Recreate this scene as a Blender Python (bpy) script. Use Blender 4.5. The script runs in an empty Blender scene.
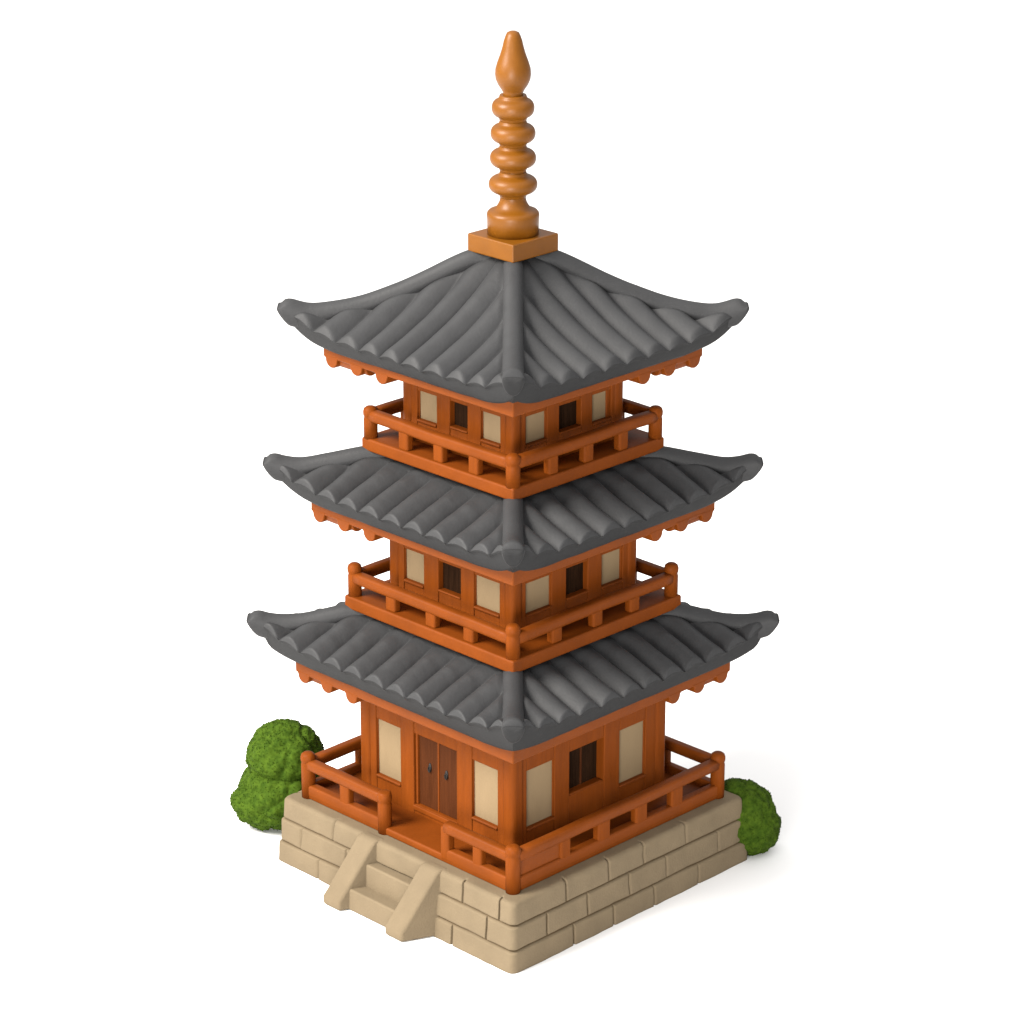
import bpy, bmesh, math, random
from mathutils import Vector, Matrix, noise

random.seed(7)
SC = bpy.context.scene
COL = SC.collection
S2 = math.sqrt(2)
PI = math.pi

# ------------------------------------------------------------------ materials
def new_mat(name):
    m = bpy.data.materials.new(name)
    m.use_nodes = True
    nt = m.node_tree
    b = nt.nodes['Principled BSDF']
    return m, nt, b

def soft_mat(name, col, var=0.18, rough=0.5, nscale=4.0, stretch=(1, 1, 1), bump=0.15, fine=40.0,
             fine_bump=0.05, spec=0.35, dark=None, coat=0.0, wear=0.0):
    """painted / moulded surface: cloudy colour variation, brushed streaks, fine grain in the bump"""
    m, nt, b = new_mat(name)
    N, L = nt.nodes, nt.links
    tc = N.new('ShaderNodeTexCoord')
    mp = N.new('ShaderNodeMapping')
    mp.inputs['Scale'].default_value = stretch
    L.new(tc.outputs['Object'], mp.inputs['Vector'])
    n1 = N.new('ShaderNodeTexNoise'); n1.inputs['Scale'].default_value = nscale
    n1.inputs['Detail'].default_value = 6; n1.inputs['Roughness'].default_value = 0.6
    L.new(mp.outputs['Vector'], n1.inputs['Vector'])
    n2 = N.new('ShaderNodeTexNoise'); n2.inputs['Scale'].default_value = fine
    n2.inputs['Detail'].default_value = 4
    L.new(mp.outputs['Vector'], n2.inputs['Vector'])
    rmp = N.new('ShaderNodeMapRange')
    rmp.inputs['From Min'].default_value = 0.3; rmp.inputs['From Max'].default_value = 0.7
    L.new(n1.outputs['Fac'], rmp.inputs['Value'])
    mix = N.new('ShaderNodeMix'); mix.data_type = 'RGBA'
    d = dark if dark else tuple(c * (1 - var) for c in col)
    l = tuple(min(1, c * (1 + var)) for c in col)
    mix.inputs['A'].default_value = (*d, 1); mix.inputs['B'].default_value = (*l, 1)
    L.new(rmp.outputs['Result'], mix.inputs['Factor'])
    last = mix.outputs['Result']
    if wear > 0:
        # paint rubbed a little paler along convex edges
        geo = N.new('ShaderNodeNewGeometry')
        wr = N.new('ShaderNodeMapRange')
        wr.inputs['From Min'].default_value = 0.53; wr.inputs['From Max'].default_value = 0.66
        L.new(geo.outputs['Pointiness'], wr.inputs['Value'])
        wm = N.new('ShaderNodeMath'); wm.operation = 'MULTIPLY'
        L.new(wr.outputs['Result'], wm.inputs[0]); L.new(n2.outputs['Fac'], wm.inputs[1])
        w2 = N.new('ShaderNodeMix'); w2.data_type = 'RGBA'
        L.new(wm.outputs[0], w2.inputs['Factor']); L.new(last, w2.inputs['A'])
        w2.inputs['B'].default_value = (*[min(1, c * (1 + wear) + 0.01 * wear) for c in col], 1)
        last = w2.outputs['Result']
    L.new(last, b.inputs['Base Color'])
    b.inputs['Roughness'].default_value = rough
    b.inputs['Specular IOR Level'].default_value = spec
    if coat: 
        b.inputs['Coat Weight'].default_value = coat; b.inputs['Coat Roughness'].default_value = 0.3
    add = N.new('ShaderNodeMath'); add.operation = 'MULTIPLY_ADD'
    add.inputs[1].default_value = fine_bump / max(bump, 1e-3)
    L.new(n2.outputs['Fac'], add.inputs[0]); L.new(n1.outputs['Fac'], add.inputs[2])
    bp = N.new('ShaderNodeBump'); bp.inputs['Strength'].default_value = bump
    bp.inputs['Distance'].default_value = 0.05
    L.new(add.outputs[0], bp.inputs['Height'])
    L.new(bp.outputs['Normal'], b.inputs['Normal'])
    rr = N.new('ShaderNodeMapRange')
    rr.inputs['To Min'].default_value = rough - 0.08; rr.inputs['To Max'].default_value = rough + 0.1
    L.new(n1.outputs['Fac'], rr.inputs['Value']); L.new(rr.outputs['Result'], b.inputs['Roughness'])
    return m

ORANGE = (0.1200, 0.0268, 0.0024)
M = {}
M['paint'] = soft_mat('orange_paint', ORANGE, 0.12, 0.48, 3.0, (1, 1, 1), 0.10, 30, 0.04, 0.08, wear=0.4)
M['paint_upright'] = soft_mat('orange_paint_upright', ORANGE, 0.14, 0.5, 5.0, (3, 3, 0.35), 0.10, 22, 0.05, 0.05, wear=0.4)
M['gold'] = soft_mat('amber_lacquer', (0.124, 0.0415, 0.0017), 0.10, 0.40, 3.0, (1, 1, 1), 0.05, 30, 0.02, 0.22)
M['tile'] = soft_mat('charcoal_tile', (0.0258, 0.0260, 0.0270), 0.09, 0.6, 5.0, (1, 1, 1), 0.09, 34, 0.06, 0.2)
M['edge'] = soft_mat('charcoal_tile_shade', (0.0180, 0.0181, 0.0187), 0.10, 0.65, 4.0, (1, 1, 1), 0.08, 30, 0.05, 0.1)  # tile grey taken darker: shade of the down-tilted eave put into the colour
M['stone'] = soft_mat('sandstone', (0.127, 0.0965, 0.0600), 0.08, 0.8, 3.0, (1, 1, 1), 0.14, 45, 0.12, 0.1, wear=0.4)
M['stone_joint'] = soft_mat('sandstone_blocks', (0.127, 0.0965, 0.0600), 0.08, 0.8, 3.0, (1, 1, 1), 0.14, 45, 0.12, 0.1, wear=0.4)
def add_mortar(m):
    nt = m.node_tree; b = nt.nodes['Principled BSDF']
    src = b.inputs['Base Color'].links[0].from_socket
    at = nt.nodes.new('ShaderNodeAttribute'); at.attribute_name = 'mortar'
    mr = nt.nodes.new('ShaderNodeMapRange'); mr.inputs['From Min'].default_value = 0.45; mr.inputs['From Max'].default_value = 0.95
    mr.inputs['To Max'].default_value = 0.75
    nt.links.new(at.outputs['Fac'], mr.inputs['Value'])
    mx = nt.nodes.new('ShaderNodeMix'); mx.data_type = 'RGBA'
    nt.links.new(mr.outputs['Result'], mx.inputs['Factor']); nt.links.new(src, mx.inputs['A'])
    mx.inputs['B'].default_value = (0.055, 0.034, 0.015, 1)
    nt.links.new(mx.outputs['Result'], b.inputs['Base Color'])
add_mortar(M['stone_joint'])
M['cream'] = soft_mat('cream_plaster', (0.180, 0.128, 0.072), 0.05, 0.8, 3.0, (2, 2, 0.6), 0.05, 40, 0.04, 0.1)
M['door'] = soft_mat('brown_door_wood', (0.047, 0.0138, 0.0042), 0.20, 0.6, 6.0, (6, 6, 0.4), 0.12, 20, 0.06, 0.04)
M['dark'] = soft_mat('dark_shutter_wood', (0.0150, 0.0068, 0.0032), 0.4, 0.7, 8.0, (8, 8, 0.4), 0.3, 20, 0.1, 0.02)
M['iron'] = soft_mat('black_iron', (0.008, 0.006, 0.005), 0.2, 0.5, 6.0, (1, 1, 1), 0.1, 40, 0.05, 0.3)

def ground_mat():
    m, nt, b = new_mat('white_ground')
    b.inputs['Base Color'].default_value = (0.76, 0.76, 0.76, 1)
    b.inputs['Roughness'].default_value = 0.9
    b.inputs['Specular IOR Level'].default_value = 0.1
    return m

def leaf_mat(name, a, c):
    m, nt, b = new_mat(name)
    N, L = nt.nodes, nt.links
    tc = N.new('ShaderNodeTexCoord')
    n = N.new('ShaderNodeTexNoise'); n.inputs['Scale'].default_value = 16; n.inputs['Detail'].default_value = 6
    L.new(tc.outputs['Object'], n.inputs['Vector'])
    r = N.new('ShaderNodeMapRange'); r.inputs['From Min'].default_value = 0.35; r.inputs['From Max'].default_value = 0.65
    L.new(n.outputs['Fac'], r.inputs['Value'])
    mix = N.new('ShaderNodeMix'); mix.data_type = 'RGBA'
    mix.inputs['A'].default_value = (*a, 1); mix.inputs['B'].default_value = (*c, 1)
    L.new(r.outputs['Result'], mix.inputs['Factor'])
    L.new(mix.outputs['Result'], b.inputs['Base Color'])
    b.inputs['Roughness'].default_value = 0.8; b.inputs['Specular IOR Level'].default_value = 0.05
    return m
M['leaf'] = leaf_mat('shrub_green', (0.0205, 0.0420, 0.0028), (0.0395, 0.0700, 0.0054))

# ------------------------------------------------------------------ helpers
def obj(name, bm, mat, parent=None, bevel=0.0, seg=2, smooth=True, label=None):
    me = bpy.data.meshes.new(name)
    bmesh.ops.recalc_face_normals(bm, faces=bm.faces)
    bm.to_mesh(me); bm.free()
    me.materials.append(mat)
    for p in me.polygons: p.use_smooth = smooth
    o = bpy.data.objects.new(name, me)
    COL.objects.link(o)
    if parent: o.parent = parent
    if label: o['label'] = label
    if bevel > 0:
        bv = o.modifiers.new('bevel', 'BEVEL')
        bv.width = bevel; bv.segments = seg; bv.limit_method = 'ANGLE'; bv.angle_limit = math.radians(35)
        bv.harden_normals = False
        wn = o.modifiers.new('wn', 'WEIGHTED_NORMAL'); wn.keep_sharp = False
    return o

def empty(name, loc=(0, 0, 0), rz=0, parent=None):
    o = bpy.data.objects.new(name, None)
    o.location = loc; o.rotation_euler = (0, 0, rz)
    o.empty_display_size = 0.3
    COL.objects.link(o)
    if parent: o.parent = parent
    return o

def NB(): return bmesh.new()

def fp(k, t, d, z):
    """point on side k of the square tower: t along the side (left to right seen from outside), d outwards"""
    x, y = -d, -t
    for _ in range(k): x, y = -y, x
    return Vector((x, y, z))

def hexa(bm, pts):
    """box from 8 points: bottom loop of 4 then top loop of 4"""
    v = [bm.verts.new(p) for p in pts]
    for f in ((0, 1, 2, 3), (4, 5, 6, 7), (0, 1, 5, 4), (1, 2, 6, 5), (2, 3, 7, 6), (3, 0, 4, 7)):
        bm.faces.new([v[i] for i in f])

def fbox(bm, k, t0, t1, d0, d1, z0, z1):
    hexa(bm, [fp(k, t0, d0, z0), fp(k, t1, d0, z0), fp(k, t1, d1, z0), fp(k, t0, d1, z0),
              fp(k, t0, d0, z1), fp(k, t1, d0, z1), fp(k, t1, d1, z1), fp(k, t0, d1, z1)])

def slab(bm, h, z0, z1):
    hexa(bm, [(-h, -h, z0), (h, -h, z0), (h, h, z0), (-h, h, z0), (-h, -h, z1), (h, -h, z1), (h, h, z1), (-h, h, z1)])

def ring_slab(bm, h0, h1, z0, z1):
    """square ring (open in the middle)"""
    c = [(-1, -1), (1, -1), (1, 1), (-1, 1)]
    V = [[bm.verts.new((x * h, y * h, z)) for x, y in c] for h, z in ((h0, z0), (h1, z0), (h1, z1), (h0, z1))]
    for a in range(4):
        A, B = V[a], V[(a + 1) % 4]
        for i in range(4):
            j = (i + 1) % 4
            bm.faces.new((A[i], A[j], B[j], B[i]))

def tube(bm, pts, rad, n=14, caps=True, keel=None, sq=2.0, crown=None):
    """rounded tube along pts; rad is a number or one per point"""
    pts = [Vector(p) for p in pts]
    if not hasattr(rad, '__len__'): rad = [rad] * len(pts)
    rings = []
    for i, p in enumerate(pts):
        a = pts[max(0, i - 1)]; b = pts[min(len(pts) - 1, i + 1)]
        T = (b - a).normalized()
        up = Vector((0, 0, 1)) if abs(T.z) < 0.9 else Vector((1, 0, 0))
        X = T.cross(up).normalized(); Y = X.cross(T).normalized()
        ring = []
        for j in range(n):
            sn = math.sin(2 * PI * j / n)
            cs = math.cos(2 * PI * j / n)
            q = p + rad[i] * (X * cs + Y * sn) / (abs(cs) ** sq + abs(sn) ** sq) ** (1 / sq)
            if keel and sn < 0: q += keel[i] * (-sn) ** 1.5
            if crown and sn > 0: q -= Y * (rad[i] * sn * (1 - crown[i]))
            ring.append(bm.verts.new(q))
        rings.append(ring)
    for A, B in zip(rings, rings[1:]):
        for j in range(n):
            bm.faces.new((A[j], A[(j + 1) % n], B[(j + 1) % n], B[j]))
    if caps:
        bm.faces.new(rings[0]); bm.faces.new(rings[-1])
    return rings[-1]

def lathe(bm, prof, c=(0, 0), n=32):
    """prof = [(radius, z)...]; radius 0 closes the end"""
    rings = []
    for r, z in prof:
        if r < 1e-5: rings.append([bm.verts.new((c[0], c[1], z))])
        else: rings.append([bm.verts.new((c[0] + r * math.cos(2 * PI * j / n), c[1] + r * math.sin(2 * PI * j / n), z)) for j in range(n)])
    for A, B in zip(rings, rings[1:]):
        if len(A) == 1 and len(B) == 1: continue
        for j in range(n):
            k = (j + 1) % n
            if len(A) == 1: bm.faces.new((A[0], B[j], B[k]))
            elif len(B) == 1: bm.faces.new((A[j], A[k], B[0]))
            else: bm.faces.new((A[j], A[k], B[k], B[j]))
    if len(rings[0]) > 1: bm.faces.new(rings[0])
    if len(rings[-1]) > 1: bm.faces.new(rings[-1])

def interp(tab, x):
    """smooth (Catmull-Rom) reading of a table [(x, y)...]"""
    n = len(tab)
    if x <= tab[0][0]: return tab[0][1]
    if x >= tab[-1][0]: return tab[-1][1]
    for i in range(n - 1):
        if tab[i][0] <= x <= tab[i + 1][0]: break
    x0, y0 = tab[i]; x1, y1 = tab[i + 1]
    m0 = (y1 - tab[i - 1][1]) / (x1 - tab[i - 1][0]) if i > 0 else (y1 - y0) / (x1 - x0)
    m1 = (tab[i + 2][1] - y0) / (tab[i + 2][0] - x0) if i + 2 < n else (y1 - y0) / (x1 - x0)
    h = x1 - x0; s = (x - x0) / h
    return ((2 * s**3 - 3 * s**2 + 1) * y0 + (s**3 - 2 * s**2 + s) * h * m0 + (-2 * s**3 + 3 * s**2) * y1 + (s**3 - s**2) * h * m1)

def wob(p, s=2.5, a=0.01, seed=0.0):
    return a * noise.noise(Vector((p[0] * s + seed, p[1] * s + 3.1, p[2] * s + 7.7)))

# ------------------------------------------------------------------ the tower
ZG = -3.867
pagoda = empty('pagoda', (0.01, 0, ZG), math.radians(45))
pagoda['label'] = 'three storey orange pagoda with charcoal tiled roofs, golden spire and stone base'
pagoda['category'] = 'pagoda'

# ---------- stone base: one surface round the block, courses and joints pressed in
def stone_base():
    bm = NB()
    R_CORN = 0.07
    JZ = (0.225, 0.478)
    TOP = 0.72
    joints = {0: {2: (-0.904, -0.42, 0.998, 1.511), 1: (-1.377, -0.70, 0.62, 1.36), 0: (-1.10, -0.52, 0.897)},
              1: {2: (-0.955, -0.344, 0.17, 0.802), 1: (-1.25, -0.67, -0.066, 0.482, 1.274), 0: (-0.9, -0.32, 0.278, 0.953)}}
    joints[2] = joints[1]; joints[3] = joints[0]
    def half(z):                       # outline half-width at height z: battered, each course set out a little
        base = 1.754 - 0.040 * (z / TOP)
        if z < JZ[0]: return base
        if z < JZ[1]: return base - 0.012
        return base - 0.024
    # heights of the rows, dense round the bed joints and the top edge
    zs = [0.0, 0.012, 0.03]
    z = 0.03
    while z < 0.66: 
        z += 0.006; zs.append(z)
    rows = [(zz, 0.0) for zz in zs]
    er = 0.05                           # rounded top edge then a flat ledge
    for i in range(1, 9):
        a = i / 8 * PI / 2
        rows.append((TOP - er + er * math.sin(a), er * (1 - math.cos(a))))
    rows += [(TOP, 0.10), (TOP, 0.16), (TOP, 0.30), (TOP, 0.5)]
    NS = 520
    path = []                          # (side, t fraction -1..1)
    cols = []
    for k in range(4):
        for i in range(NS):
            cols.append((k, -1 + 2 * i / NS))
    grid = []; mort = []
    for (z, inset) in rows:
        ring = []
        hh = half(min(z, 0.66))
        for k, u in cols:
            h = hh - inset
            # superellipse-ish rounding of the corner
            t = u * h
            rc = R_CORN
            d = h
            if abs(t) > h - rc:
                e = (abs(t) - (h - rc)) / rc
                ang = e * PI / 4
                d = (h - rc) + rc * math.cos(ang)
                t = math.copysign((h - rc) + rc * math.sin(ang), t)
            p = fp(k, t, d, z)
            g = 0.0
            for jz in JZ:
                w = 0.006 * noise.noise(Vector((p.x * 3, p.y * 3, jz * 9)))
                g = max(g, 0.034 * math.exp(-abs((z - jz - w) / 0.010) ** 1.6))
            c = 0 if z < JZ[0] else (1 if z < JZ[1] else 2)
            for jt in joints[k][c]:
                w = 0.010 * noise.noise(Vector((jt * 5, z * 6, k * 2.0)))
                g = max(g, 0.030 * math.exp(-abs((t - jt - w) / 0.010) ** 1.6))
            if z >= TOP - 1e-4: g *= max(0, 1 - inset / 0.10) * 0.5
            bulge = wob(p, 3.0, 0.009, c * 5.0) + wob(p, 9.0, 0.003, 2.0)
            d2 = d - g + (bulge if inset < 0.09 else 0)
            zz = z - (g * 0.5 if inset > 0.01 else 0)
            ring.append(bm.verts.new(fp(k, t * (d2 / d), d2, zz))); mort.append(min(1.0, g / 0.034))
        grid.append(ring)
    n = len(cols)
    for A, B in zip(grid, grid[1:]):
        for j in range(n):
            bm.faces.new((A[j], A[(j + 1) % n], B[(j + 1) % n], B[j]))
    bm.faces.new(grid[-1]); bm.faces.new(grid[0])
    o = obj('stone_base', bm, M['stone_joint'], pagoda)
    at = o.data.attributes.new('mortar', 'FLOAT', 'POINT')
    at.data.foreach_set('value', mort)
    return o
stone_base()

# ---------- stairs on the left side
def stairs():
    st = empty('staircase', parent=pagoda)
    cen = lambda d: 0.095 - 0.44 * (d - 1.69)      # the flight runs a little askew
    for z1, d1 in ((0.478, 1.80), (0.235, 1.965)):
        bm = NB()
        w = 0.36
        hexa(bm, [fp(0, cen(1.64) - w, 1.64, 0.0), fp(0, cen(1.64) + w, 1.64, 0.0), fp(0, cen(d1) + w, d1 + 0.012, 0.0), fp(0, cen(d1) - w, d1 + 0.012, 0.0),
                  fp(0, cen(1.64) - w, 1.64, z1), fp(0, cen(1.64) + w, 1.64, z1), fp(0, cen(d1) + w, d1, z1), fp(0, cen(d1) - w, d1, z1)])
        obj('step', bm, M['stone'], st, 0.022, 3)
    prof = [(1.60, 0.0), (2.075, 0.0), (2.075, 0.10), (2.035, 0.165), (1.735, 0.69), (1.70, 0.728), (1.60, 0.728)]
    for s in (-1, 1):
        bm = NB()
        a, b = (s * 0.335, s * 0.585)
        A = [bm.verts.new(fp(0, cen(d) + a, d, z)) for d, z in prof]
        B = [bm.verts.new(fp(0, cen(d) + b, d, z)) for d, z in prof]
        bm.faces.new(A); bm.faces.new(B)
        for i in range(len(prof)):
            j = (i + 1) % len(prof)
            bm.faces.new((A[i], A[j], B[j], B[i]))
        obj('cheek_wall', bm, M['stone'], st, 0.03, 3)
stairs()

# ---------- storeys
def wall_side(bm_skin, k, h, z0, z1, opens, inset=0.07):
    """orange skin of one side with its openings left free; opens = [(t0, t1, z0, z1)...]"""
    edges = [-h + 0.02]
    for t0, t1, a, b in opens: edges += [t0, t1]
    edges.append(h - 0.02)
    for i in range(0, len(edges), 2):
        fbox(bm_skin, k, edges[i] + (0.010 if i else 0), edges[i + 1] - (0.010 if i + 2 < len(edges) else 0), h - 0.20, h, z0, z1)
    for t0, t1, a, b in opens:
        fbox(bm_skin, k, t0 - 0.012, t1 + 0.012, h - 0.20, h - 0.006, b, z1)
        fbox(bm_skin, k, t0 - 0.012, t1 + 0.012, h - 0.20, h - 0.006, z0, a)

def storey(h, z0, z1, spec, post=0.085, beam=None):
    wall = NB()
    slab(wall, h - 0.17, z0 - 0.05, z1)
    w = obj('wall', wall, M['paint'], pagoda)
    for k in range(4):
        sk = NB()
        wall_side(sk, k, h, z0, z1, [o[:4] for o in spec[k]])
        obj('timber_frame', sk, M['paint_upright'], w, 0.012, 2)
    # corner posts, rounded
    for sx in (-1, 1):
        for sy in (-1, 1):
            b = NB()
            cx, cy = sx * (h - post + 0.022), sy * (h - post + 0.022)
            hexa(b, [(cx - post, cy - post, z0 - 0.03), (cx + post, cy - post, z0 - 0.03), (cx + post, cy + post, z0 - 0.03), (cx - post, cy + post, z0 - 0.03),
                     (cx - post, cy - post, z1), (cx + post, cy - post, z1), (cx + post, cy + post, z1), (cx - post, cy + post, z1)])
            obj('corner_post', b, M['paint_upright'], w, 0.055, 4)
    for k in range(4):
        for (t0, t1, a, b, kind) in spec[k]:
            if kind == 'panel':
                m = NB(); fbox(m, k, t0 - 0.010, t1 + 0.010, h - 0.16, h - 0.036, a + 0.012, b - 0.002)
                p = obj('wall_panel', m, M['cream'], pagoda, 0.006, 2)
                f = NB()
                fbox(f, k, t0 - 0.018, t0 - 0.006, h - 0.16, h - 0.024, a, b)
                fbox(f, k, t1 + 0.006, t1 + 0.018, h - 0.16, h - 0.024, a, b)
                fbox(f, k, t0 + 0.005, t1 - 0.005, h - 0.16, h - 0.024, b - 0.004, b + 0.008)
                obj('panel_frame', f, M['paint'], p, 0.006, 2)
                s = NB(); fbox(s, k, t0 - 0.012, t1 + 0.012, h - 0.16, h + 0.012, a - 0.016, a + 0.016)
                obj('sill', s, M['paint'], p, 0.014, 3)
            elif kind == 'window':
                big = (t1 - t0) > 0.4
                m = NB()
                if big:
                    tm = (t0 + t1) / 2 + 0.01
                    fbox(m, k, t0 - 0.01, tm - 0.006, h - 0.17, h - 0.105, a - 0.01, b + 0.01)
                    fbox(m, k, tm + 0.006, t1 + 0.01, h - 0.17, h - 0.105, a - 0.01, b + 0.01)
                else:
                    fbox(m, k, t0 - 0.01, t1 + 0.01, h - 0.17, h - 0.066, a - 0.01, b + 0.01)
                p = obj('window', m, M['dark'], pagoda, 0.006, 2)
                if big:
                    s = NB(); fbox(s, k, tm - 0.010, tm + 0.010, h - 0.17, h - 0.092, a - 0.005, b + 0.005)
                    obj('mullion', s, M['door'], p, 0.004, 2)
                    s = NB(); fbox(s, k, t0 - 0.004, t1 + 0.004, h - 0.16, h - 0.015, a - 0.165, a + 0.012)
                    obj('sill', s, M['paint'], p, 0.016, 3)
                else:
                    s = NB(); fbox(s, k, t0 - 0.010, t1 + 0.010, h - 0.16, h + 0.008, a - 0.012, a + 0.012)
                    obj('sill', s, M['paint'], p, 0.012, 3)
            elif kind == 'door':
                tm = (t0 + t1) / 2
                f = NB()
                fbox(f, k, t0 - 0.012, t0 + 0.018, h - 0.17, h - 0.028, a, b)
                fbox(f, k, t1 - 0.006, t1 + 0.012, h - 0.17, h - 0.028, a, b)
                fbox(f, k, tm - 0.010, tm + 0.010, h - 0.16, h - 0.044, a - 0.002, b - 0.004)
                fbox(f, k, t0 - 0.02, t1 + 0.02, h - 0.17, h + 0.012, a - 0.06, a - 0.004)
                p = obj('door', f, M['paint'], pagoda, 0.010, 2)
                for s in (-1, 1):
                    m = NB()
                    if s < 0: fbox(m, k, t0 + 0.018, tm - 0.010, h - 0.16, h - 0.052, a - 0.002, b - 0.004)
                    else: fbox(m, k, tm + 0.010, t1 - 0.006, h - 0.16, h - 0.052, a - 0.002, b - 0.004)
                    obj('door_leaf', m, M['door'], p, 0.010, 2)
                    hb = NB()
                    c = fp(k, tm + s * 0.120, h - 0.05, a + 0.455)
                    ax = (fp(k, 1, 0, 0) - fp(k, 0, 0, 0)); nn = (fp(k, 0, 1, 0) - fp(k, 0, 0, 0))
                    # oval back plate and a drop pull
                    pl = []
                    for q, dep in ((0, -0.014), (1, 0.004), (2, 0.012)):
                        sc = (1, 1, 0.72)[q]
                        pl.append([hb.verts.new(c + ax * (0.022 * sc * math.cos(2 * PI * j / 16)) + Vector((0, 0, 0.050 * sc * math.sin(2 * PI * j / 16))) + nn * dep) for j in range(16)])
                    for A, B in zip(pl, pl[1:]):
                        for j in range(16): hb.faces.new((A[j], A[(j + 1) % 16], B[(j + 1) % 16], B[j]))
                    hb.faces.new(pl[-1]); hb.faces.new(pl[0])
                    tube(hb, [c + nn * 0.014 + ax * (0.016 * math.cos(q)) + Vector((0, 0, -0.016 + 0.030 * math.sin(q))) for q in [2 * PI * i / 12 for i in range(13)]], 0.006, 8, False)
                    obj('handle', hb, M['iron'], p)

def mirror_spec(left, right):
    return {0: left, 1: right, 2: right, 3: [o for o in right]}

P = 'panel'; W = 'window'
storey(1.10, 0.79, 2.20, mirror_spec(
    [(-0.870, -0.530, 1.04, 1.675, P), (-0.312, 0.290, 0.90, 1.690, 'door'), (0.530, 0.870, 1.04, 1.675, P)],
    [(-0.895, -0.525, 1.035, 1.675, P), (-0.290, 0.192, 1.20, 1.680, W), (0.440, 0.805, 1.055, 1.675, P)]))
storey(0.871, 2.94, 3.96, mirror_spec(
    [(-0.665, -0.400, 3.19, 3.532, P), (-0.168, 0.128, 3.222, 3.532, W), (0.337, 0.670, 3.19, 3.532, P)],
    [(-0.680, -0.344, 3.195, 3.532, P), (-0.116, 0.170, 3.21, 3.532, W), (0.394, 0.676, 3.185, 3.532, P)]), 0.075)
storey(0.760, 4.62, 5.60, mirror_spec(
    [(-0.562, -0.310, 4.885, 5.192, P), (-0.104, 0.121, 4.925, 5.192, W), (0.326, 0.573, 4.895, 5.192, P)],
    [(-0.574, -0.305, 4.895, 5.192, P), (-0.113, 0.173, 4.915, 5.192, W), (0.351, 0.598, 4.895, 5.192, P)]), 0.07)

# ---------- balconies and railings
def post_prof(r, z0, z1):
    k = r * 1.04
    return [(r, z0), (r, z1 - 0.135), (r * 0.93, z1 - 0.118), (r * 0.93, z1 - 0.108), (k, z1 - 0.088), (k * 1.02, z1 - 0.055), (k * 0.9, z1 - 0.024), (k * 0.62, z1 - 0.007), (k * 0.3, z1 - 0.001), (0, z1)]

def balcony(h, z0, z1, d, rail_z, rail_r, post_top, bals, bw):
    bm = NB(); slab(bm, h, z0, z1)
    obj('balcony_floor', bm, M['paint'], pagoda, 0.024, 4)
    ra = NB()
    for k in range(4):
        pts = []
        for i in range(17):
            t = -d + 2 * d * i / 16
            p = fp(k, t, d, rail_z); p.z += wob(p, 1.6, 0.012, h)
            pts.append(p)
        tube(ra, pts, rail_r, 24, True, None, 3.4)
    rail = obj('railing', ra, M['paint'], pagoda)
    for sx in (-1, 1):
        for sy in (-1, 1):
            b = NB(); lathe(b, post_prof(0.070, z1 - 0.01, post_top), (sx * d, sy * d), 24)
            obj('post', b, M['paint_upright'], rail)
    for k in range(4):
        for t in bals:
            b = NB(); fbox(b, k, t - bw, t + bw, d - 0.045, d + 0.050, z1 - 0.01, rail_z)
            obj('baluster', b, M['paint_upright'], rail, 0.028, 3)

balcony(1.208, 2.834, 2.975, 1.128, 3.172, 0.062, 3.322, (-0.56, 0.015, 0.55), 0.072)
balcony(1.065, 4.532, 4.665, 0.996, 4.892, 0.061, 4.988, (-0.485, 0.005, 0.495), 0.068)

def porch():
    bm = NB(); slab(bm, 1.540, 0.716, 0.800)
    obj('porch_floor', bm, M['paint'], pagoda, 0.022, 3)
    d = 1.494; rz = 1.097; r = 0.060; z0 = 0.795
    ra = NB()
    runs = {0: [(-d, -0.33), (0.575, d)], 1: [(-d, d)], 2: [(-d, d)], 3: [(-d, d)]}
    for k, rr in runs.items():
        for a, b in rr:
            pts = []
            for i in range(13):
                t = a + (b - a) * i / 12
                p = fp(k, t, d, rz); p.z += wob(p, 1.5, 0.012, 4.0)
                pts.append(p)
            tube(ra, pts, r, 24, True, None, 3.4)
    rail = obj('railing', ra, M['paint'], pagoda)
    sk = {0: [(-d, -0.33), (0.52, d)], 1: [(-d, d)], 2: [(-d, d)], 3: [(-d, d)]}
    for k, rr in sk.items():
        for a, b in rr:
            m = NB(); fbox(m, k, a, b, d - 0.055, d + 0.050, 0.742, 0.875)
            obj('bottom_rail', m, M['paint'], rail, 0.025, 3)
    for sx in (-1, 1):
        for sy in (-1, 1):
            b = NB(); lathe(b, post_prof(0.074, 0.722, 1.225), (sx * d, sy * d), 24)
            obj('post', b, M['paint_upright'], rail)
    b = NB(); q = fp(0, -0.330, d + 0.004, 0)
    lathe(b, post_prof(0.072, 0.722, 1.175)[:-4] + [(0.066, 1.166), (0.05, 1.174), (0, 1.176)], (q.x, q.y), 24)
    obj('post', b, M['paint_upright'], rail)
    b = NB(); fbox(b, 0, 0.520, 0.640, d - 0.05, d + 0.052, 0.742, 1.11)
    obj('post', b, M['paint_upright'], rail, 0.028, 3)
    bal = {0: ((-0.905, 0.072), (1.03, 0.065)), 1: ((-0.80, 0.075), (-0.247, 0.09), (0.300, 0.088), (0.835, 0.088)),
           2: ((-0.74, 0.08), (-0.247, 0.08), (0.247, 0.08), (0.74, 0.08)), 3: ((-0.74, 0.08), (-0.247, 0.08), (0.247, 0.08), (0.74, 0.08))}
    for k, bb in bal.items():
        for t, w in bb:
            b = NB(); fbox(b, k, t - w, t + w, d - 0.045, d + 0.046, 0.80, rz)
            obj('baluster', b, M['paint_upright'], rail, 0.026, 3)
    b = NB(); fbox(b, 1, -1.44, -0.80, d - 0.03, d + 0.022, 0.85, rz)
    obj('filled_panel', b, M['paint'], rail, 0.01, 2)
porch()

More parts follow.
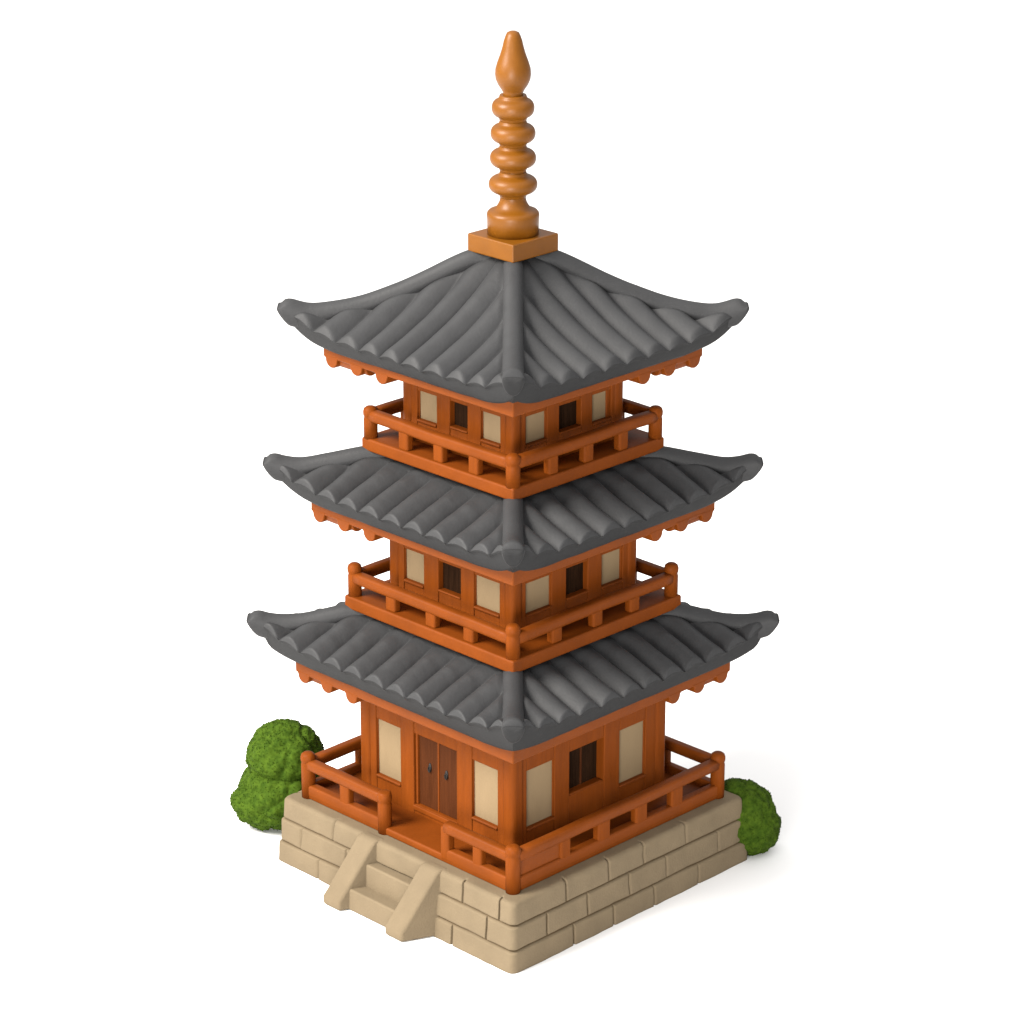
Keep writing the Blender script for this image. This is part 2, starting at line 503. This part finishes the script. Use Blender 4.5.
# ---------- roofs
def roof(crest, under, eave_d, eave_z, low_d, low_z, nroll, w, beam_h, beam_z0, beam_z1, wall_h, ridge_r, br_t, seed, drop=0.045, sag=0.004):
    """crest: (r, z) of the hip ridge top from the crown to the tip; under: (r, z) lower corner edge of the eave band"""
    r0, r1 = crest[0][0], crest[-1][0]
    RS = 0.084                       # tiles lie this far under the ridge crest
    hr = 0.112
    NU, NV = 360, 84
    tip_h = (r1 - 0.015) / S2
    d0 = r0 / S2
    zm0 = crest[0][1] - RS - drop
    bm = NB(); eb = NB()
    half_rolls = nroll * w / 2
    def rollp(t):
        a = abs(t)
        if a > half_rolls: return 0.0
        return abs(math.cos(PI * (t / w + (0.5 if nroll % 2 == 0 else 0.0)))) ** 0.85
    rv = {}
    def surf(k, u, v, roll=True):
        # hip line point at v, mid line point at v, blend along u
        rc = r0 + (r1 - 0.015 - r0) * v
        zc = interp(crest, rc) - RS
        dm = d0 + (eave_d - d0) * v
        # tiles without the corner lift: same curve, brought down to the level eave
        zm = zm0 + (eave_z - zm0) * v - sag * 4 * v * (1 - v)
        au = abs(u)
        d = dm + (rc / S2 - dm) * au ** 3
        t = u * rc / S2
        z = zm + (zc - zm) * au ** 5.0
        if roll:
            fade = min(1, max(0, (1 - au) * rc / S2 / 0.23)); fade = fade * fade * (3 - 2 * fade)
            ww = wob((t * 0.8, k * 9.0 + seed, v * 0.5), 2.0, 0.03)
            end = min(1, max(0, (v - 0.965) / 0.035))
            z += hr * (0.50 + 0.50 * min(1, v / 0.35)) * (rollp(t + ww) - 0.35) * fade * (1 - 0.62 * end ** 2) - 0.008 * end ** 2
            z += wob((t, v * 2, k * 4.0 + seed), 3.0, 0.006)
        return fp(k, t, d, z)
    for k in range(4):
        top = []
        for j in range(NV + 1):
            v = j / NV
            top.append([bm.verts.new(surf(k, -1 + 2 * i / NU, v)) for i in range(NU + 1)])
        for A, B in zip(top, top[1:]):
            for i in range(NU): bm.faces.new((A[i], A[i + 1], B[i + 1], B[i]))
        # upper end of the tiles runs on under the floor above
        rows = [top[0]]
        for dd, zz in ((0.10, 0.05), (0.20, 0.085)):
            rows.append([bm.verts.new(fp(k, (-1 + 2 * i / NU) * max(0.02, d0 - dd), max(0.02, d0 - dd), crest[0][1] - RS - drop + zz)) for i in range(NU + 1)])
        for A, B in zip(rows, rows[1:]):
            for i in range(NU): bm.faces.new((A[i], A[i + 1], B[i + 1], B[i]))
        # eave band and soffit: edge board under the tile ends, shade painted in as darker tile colour
        lr, lz = under[0]
        br_, bz = under[1]
        strips = [[eb.verts.new(v_.co) for v_ in top[-1]]]
        def strip(fn):
            strips.append([eb.verts.new(fn(-1 + 2 * i / NU)) for i in range(NU + 1)])
        def lowpt(u):
            au = abs(u)
            d = low_d + (lr / S2 - low_d) * au ** 4
            z = low_z + (lz - low_z) * au ** 7
            return d, z, u * (low_d + (lr / S2 - low_d) * au ** 4 if au > 0.999 else (lr / S2))
        def band(f, out):
            def fn(u):
                e = surf(0, u, 1.0)          # top edge in side-0 frame
                e2 = surf(0, u, 1.0, False)
                e = e.lerp(e2, min(1, f / 0.28))
                te, de, ze = -e.y, -e.x, e.z
                d, z, t = lowpt(u)
                tt = te + (t - te) * f; dd = de + (d - de) * f; tt *= (dd + out) / dd; dd += out; zz = ze + (z - ze) * f
                return fp(k, tt, dd, zz + (1 - abs(u) ** 6) * wob((tt * 2, k * 3.0, zz), 2.0, 0.006))
            return fn
        strip(band(0.05, 0.003)); strip(band(0.12, -0.004)); strip(band(0.22, -0.006)); strip(band(0.32, 0.0)); strip(band(0.6, 0.002)); strip(band(0.88, 0.008)); strip(band(1.0, 0.0))
        def soff(u):
            return fp(k, u * (beam_h + 0.02), beam_h + 0.02 , beam_z1 - 0.045)
        strip(soff)
        def inner(u):
            return fp(k, u * (wall_h - 0.05), wall_h - 0.05, beam_z1 - 0.045)
        strip(inner)
        for A, B in zip(strips, strips[1:]):
            for i in range(NU): eb.faces.new((A[i], A[i + 1], B[i + 1], B[i]))
    bmesh.ops.remove_doubles(bm, verts=bm.verts, dist=0.002)
    rf = obj('roof', bm, M['tile'], pagoda)
    bmesh.ops.remove_doubles(eb, verts=eb.verts, dist=0.002)
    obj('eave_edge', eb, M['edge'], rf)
    # hip ridges
    for k in range(4):
        m = NB()
        pts, rad, keel, crown = [], [], [], []
        inw = fp(k, 1 / S2, -1 / S2, 0)
        n = 76
        for i in range(n + 1):
            s = i / n
            ra = max(0.04, r0 - 0.35)
            r = ra + (r1 - ra) * s
            z = interp(crest, r) - ridge_r * (1.0 + 0.12 * s)
            p = fp(k, -r / S2, r / S2, z)
            p.z += wob(p, 2.0, 0.008, seed)
            pts.append(p); rad.append(ridge_r * (1 + 0.10 * s ** 2))
            e = min(1, max(0, (s - 0.62) / 0.38)); e = e * e * (3 - 2 * e)
            ct = max(0, (r - r1 + 0.11) / 0.11)
            crown.append(0.15 + 0.85 * math.sqrt(max(0, 1 - ct ** 2)))
            keel.append((inw * 0.130 + Vector((0, 0, -0.105))) * e)
        last = tube(m, pts, rad, 28, False, keel, 2.0, crown)
        # rounded end: the last ring shrinks onto its middle while it swells outwards
        T = (pts[-1] - pts[-2]).normalized(); R = rad[-1]
        cen = Vector((0, 0, 0))
        for v_ in last: cen += v_.co
        cen /= len(last)
        prev = last
        for a in (0.25, 0.5, 0.75, 1.0, 1.22, 1.42):
            ring = [m.verts.new(cen + (v_.co - cen) * math.cos(a) + T * (R * 0.50 * math.sin(a))) for v_ in last]
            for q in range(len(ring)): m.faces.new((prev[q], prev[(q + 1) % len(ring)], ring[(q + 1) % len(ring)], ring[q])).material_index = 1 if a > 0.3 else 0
            prev = ring
        tipv = m.verts.new(cen + T * (R * 0.50))
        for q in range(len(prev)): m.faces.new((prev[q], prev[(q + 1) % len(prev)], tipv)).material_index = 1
        obj('hip_ridge', m, M['tile'], rf).data.materials.append(M['edge'])  # end cap gets the same darkened tile colour, painted shade of its underside
    # eave beam
    m = NB(); ring_slab(m, beam_h - 0.14, beam_h, beam_z0, beam_z1)
    bo = obj('eave_beam', m, M['paint'], rf, 0.016, 3)
    # rounded rafter brackets under the eave beam towards the two side corners
    for k, sgn in ((0, -1), (3, 1), (1, 1), (2, -1)):
        for q, tt in enumerate(br_t):
            t = sgn * tt
            m = NB()
            prof = []
            for a in range(9):
                an = PI * a / 8
                prof.append((0.085 * math.cos(an), beam_z0 - 0.010 - 0.085 * math.sin(an)))
            prof = [(0.125, beam_z0 + 0.03)] + [(0.096, beam_z0 + 0.004)] + prof + [(-0.096, beam_z0 + 0.004), (-0.125, beam_z0 + 0.03)]
            A = [m.verts.new(fp(k, t + a, beam_h + 0.003, z)) for a, z in prof]
            B = [m.verts.new(fp(k, t + a, wall_h - 0.03, z)) for a, z in prof]
            m.faces.new(A); m.faces.new(B)
            for i in range(len(prof)):
                j = (i + 1) % len(prof)
                m.faces.new((A[i], A[j], B[j], B[i]))
            obj('bracket', m, M['paint'], rf, 0.014, 2)
    # lintel under the beam, against the wall
    return rf

crest1 = [(1.60, 2.880), (1.718, 2.866), (2.075, 2.782), (2.22, 2.765), (2.373, 2.763), (2.52, 2.785), (2.668, 2.838)]
crest2 = [(1.40, 4.575), (1.51, 4.563), (1.827, 4.497), (2.089, 4.451), (2.274, 4.466), (2.458, 4.524)]
crest3 = [(0.28, 6.600), (0.42, 6.580), (0.88, 6.360), (1.129, 6.249), (1.475, 6.127), (1.824, 6.056), (2.022, 6.052), (2.274, 6.126)]
roof(crest1, [(2.450, 2.382), (2.223, 2.239)], 1.800, 2.515, 1.665, 2.298, 12, 0.300, 1.570, 2.130, 2.345, 1.10, 0.098, (1.445, 1.095, 0.725), 1.0)
roof(crest2, [(2.288, 4.180), (2.021, 3.984)], 1.660, 4.202, 1.525, 4.016, 11, 0.308, 1.430, 3.880, 4.080, 0.871, 0.096, (1.315, 0.95, 0.57), 2.0)
roof(crest3, [(2.110, 5.770), (1.873, 5.596)], 1.520, 5.782, 1.400, 5.612, 10, 0.300, 1.318, 5.500, 5.700, 0.760, 0.095, (1.200, 0.842, 0.48), 3.0, -0.012, 0.075)

# ---------- spire
def spire():
    m = NB()
    lathe(m, [(0.25, 6.74), (0.252, 6.90), (0.256, 6.93), (0.252, 6.958), (0.236, 6.978), (0.205, 6.990), (0.168, 7.008), (0.15, 7.035), (0.132, 7.07), (0.124, 7.11),
              (0.122, 7.16), (0.122, 7.9), (0.10, 8.06), (0.09, 8.13)], (0, 0), 40)
    sp = obj('spire', m, M['gold'], pagoda)
    b = NB(); slab(b, 0.314, 6.572, 6.752)
    obj('spire_plinth', b, M['gold'], sp, 0.016, 3)
    for z, r in ((7.239, 0.236), (7.497, 0.223), (7.740, 0.216), (7.987, 0.205)):
        b = NB()
        H = 0.125
        prof = []
        for i in range(21):
            a = -1 + 2 * i / 20
            # flattened bead with flared lips above and below
            rr = 0.128 + (r - 0.128) * max(0, 1 - abs(a / 0.72) ** 2.3) ** 0.55 if abs(a) < 0.72 else 0.128 + 0.012 * (1 - (abs(a) - 0.72) / 0.28)
            prof.append((rr, z + a * H))
        lathe(b, [(0.10, z - H)] + prof + [(0.10, z + H)], (0, 0), 40)
        obj('spire_ring', b, M['gold'], sp)
    b = NB()
    lathe(b, [(0.085, 8.06), (0.100, 8.10), (0.096, 8.135), (0.112, 8.165), (0.145, 8.215), (0.166, 8.265), (0.172, 8.315), (0.168, 8.37), (0.148, 8.435),
              (0.124, 8.50), (0.103, 8.57), (0.088, 8.635), (0.072, 8.68), (0.058, 8.71), (0.030, 8.724), (0, 8.727)], (0, 0), 40)
    obj('spire_bud', b, M['gold'], sp)
spire()

# ------------------------------------------------------------------ shrubs
def shrub(name, loc, lobes, nleaf, label, keep, seed):
    rnd = random.Random(seed)
    bm = NB()
    def place(direction, c, rad):
        n = direction
        p = Vector((c[0] + n.x * rad[0], c[1] + n.y * rad[1], c[2] + n.z * rad[2]))
        f = 1.03 + 0.10 * noise.noise(p * 3.6 + Vector((seed, 0, 0))) - 0.13 * (0.5 - abs(noise.noise(p * 4.5 + Vector((0, seed, 0))))) ** 2 * 2 + 0.035 * noise.noise(p * 10) + 0.03 * noise.noise(p * 20) + 0.022 * noise.noise(p * 48)
        return Vector((c[0] + n.x * rad[0] * f, c[1] + n.y * rad[1] * f, max(0.0, c[2] + n.z * rad[2] * f)))
    def inside(p, skip):
        for i, (c, rad) in enumerate(lobes):
            if i == skip: continue
            if sum(((p[a] - c[a]) / rad[a]) ** 2 for a in range(3)) < 0.80: return True
        return False
    for c, rad in lobes:
        b2 = bmesh.new()
        bmesh.ops.create_icosphere(b2, subdivisions=6, radius=1)
        vm = {}
        for v in b2.verts: vm[v] = bm.verts.new(place(v.co.normalized(), c, rad))
        for f in b2.faces: bm.faces.new([vm[v] for v in f.verts])
        b2.free()
    made = 0
    tot = sum(r[1][0] * r[1][2] for r in lobes)
    for li, (c, rad) in enumerate(lobes):
        cnt = int(nleaf * rad[0] * rad[2] / tot)
        for _ in range(cnt):
            z = rnd.uniform(-0.95, 1); a = rnd.uniform(0, 2 * PI); q = math.sqrt(1 - z * z)
            n = Vector((q * math.cos(a), q * math.sin(a), z))
            p = place(n, c, rad)
            if inside(p, li) or p.z < 0.01: continue
            # small leaf: a folded diamond standing off the surface
            nn = (n * 0.7 + Vector((rnd.uniform(-1, 1), rnd.uniform(-1, 1), rnd.uniform(-.7, 1)))).normalized()
            s = nn.cross(Vector((rnd.uniform(-1, 1), rnd.uniform(-1, 1), rnd.uniform(-1, 1)))).normalized()
            L = rnd.uniform(0.010, 0.018); Wd = L * 0.5
            o = p - n * 0.003
            a0 = bm.verts.new(o); a1 = bm.verts.new(o + nn * L * 0.55 + s * Wd); a2 = bm.verts.new(o + nn * L); a3 = bm.verts.new(o + nn * L * 0.55 - s * Wd)
            bm.faces.new((a0, a1, a2)); bm.faces.new((a0, a2, a3))
    me = bpy.data.meshes.new(name); bm.to_mesh(me); bm.free()
    me.materials.append(M['leaf'])
    for p in me.polygons: p.use_smooth = len(p.vertices) == 3
    o = bpy.data.objects.new(name, me); COL.objects.link(o)
    o.location = loc
    o['label'] = label; o['category'] = 'shrub'; o['group'] = 'round shrubs behind the stone base'
    return o

shrub('shrub', (-2.43, 0.86, ZG), [((0.0, 0.0, 0.36), (0.48, 0.46, 0.38)), ((0.02, 0.06, 0.76), (0.40, 0.40, 0.37)), ((-0.22, -0.10, 0.27), (0.33, 0.30, 0.27))],
      12000, 'larger two-lobed green shrub behind the stone base on the staircase side', None, 3.0)
shrub('shrub', (2.40, 0.26, ZG), [((0.0, 0.0, 0.38), (0.36, 0.36, 0.37)), ((0.09, -0.02, 0.26), (0.33, 0.33, 0.28))],
      7000, 'smaller low green shrub tucked against the windowed side corner of the stone base', None, 9.0)

# ------------------------------------------------------------------ ground
bm = NB()
v = [bm.verts.new(p) for p in ((-150, -150, ZG - 0.002), (150, -150, ZG - 0.002), (150, 150, ZG - 0.002), (-150, 150, ZG - 0.002))]
bm.faces.new(v)
g = obj('ground', bm, ground_mat())
g['kind'] = 'structure'; g['label'] = 'seamless white studio surface under the pagoda'; g['category'] = 'ground'

# ------------------------------------------------------------------ light
wd = bpy.data.worlds.new('World'); SC.world = wd; wd.use_nodes = True
wn = wd.node_tree.nodes; wl = wd.node_tree.links
bg = wn['Background']
bg.inputs['Color'].default_value = (1.0, 0.99, 0.98, 1)
# white studio dome, brighter overhead than at the horizon
tc = wn.new('ShaderNodeTexCoord'); sx = wn.new('ShaderNodeSeparateXYZ'); mr = wn.new('ShaderNodeMapRange')
wl.new(tc.outputs['Generated'], sx.inputs[0]); wl.new(sx.outputs['Z'], mr.inputs['Value'])
mr.inputs['From Min'].default_value = 0.0; mr.inputs['From Max'].default_value = 1.0
mr.inputs['To Min'].default_value = 0.28; mr.inputs['To Max'].default_value = 2.15
wl.new(mr.outputs['Result'], bg.inputs['Strength'])

def area(name, loc, target, size, power, col):
    l = bpy.data.lights.new(name, 'AREA'); l.shape = 'DISK'; l.size = size; l.energy = power; l.color = col
    o = bpy.data.objects.new(name, l); COL.objects.link(o)
    o.location = loc
    o.rotation_euler = (Vector(target) - Vector(loc)).to_track_quat('-Z', 'Y').to_euler()
    return o
area('key_lamp', (-23.0, -9.8, 21.5), (0, 0, 0), 16, 35500, (1.0, 0.96, 0.90))
area('fill_lamp', (-7.0, -32.5, 1.5), (0, 0, 0), 12, 13500, (1.0, 0.97, 0.93))

# ------------------------------------------------------------------ camera
cam = bpy.data.cameras.new('camera'); co = bpy.data.objects.new('camera', cam); COL.objects.link(co)
Pt = math.radians(20.7); D = 31.0
co.location = (0, -D * math.cos(Pt), D * math.sin(Pt))
co.rotation_euler = (math.radians(90) - Pt, 0, 0)
cam.sensor_width = 36; cam.lens = 3100 / 1024 * 36
cam.clip_end = 500
SC.camera = co

SC.view_settings.view_transform = 'Standard'
SC.view_settings.look = 'None'
SC.view_settings.exposure = 0; SC.view_settings.gamma = 1
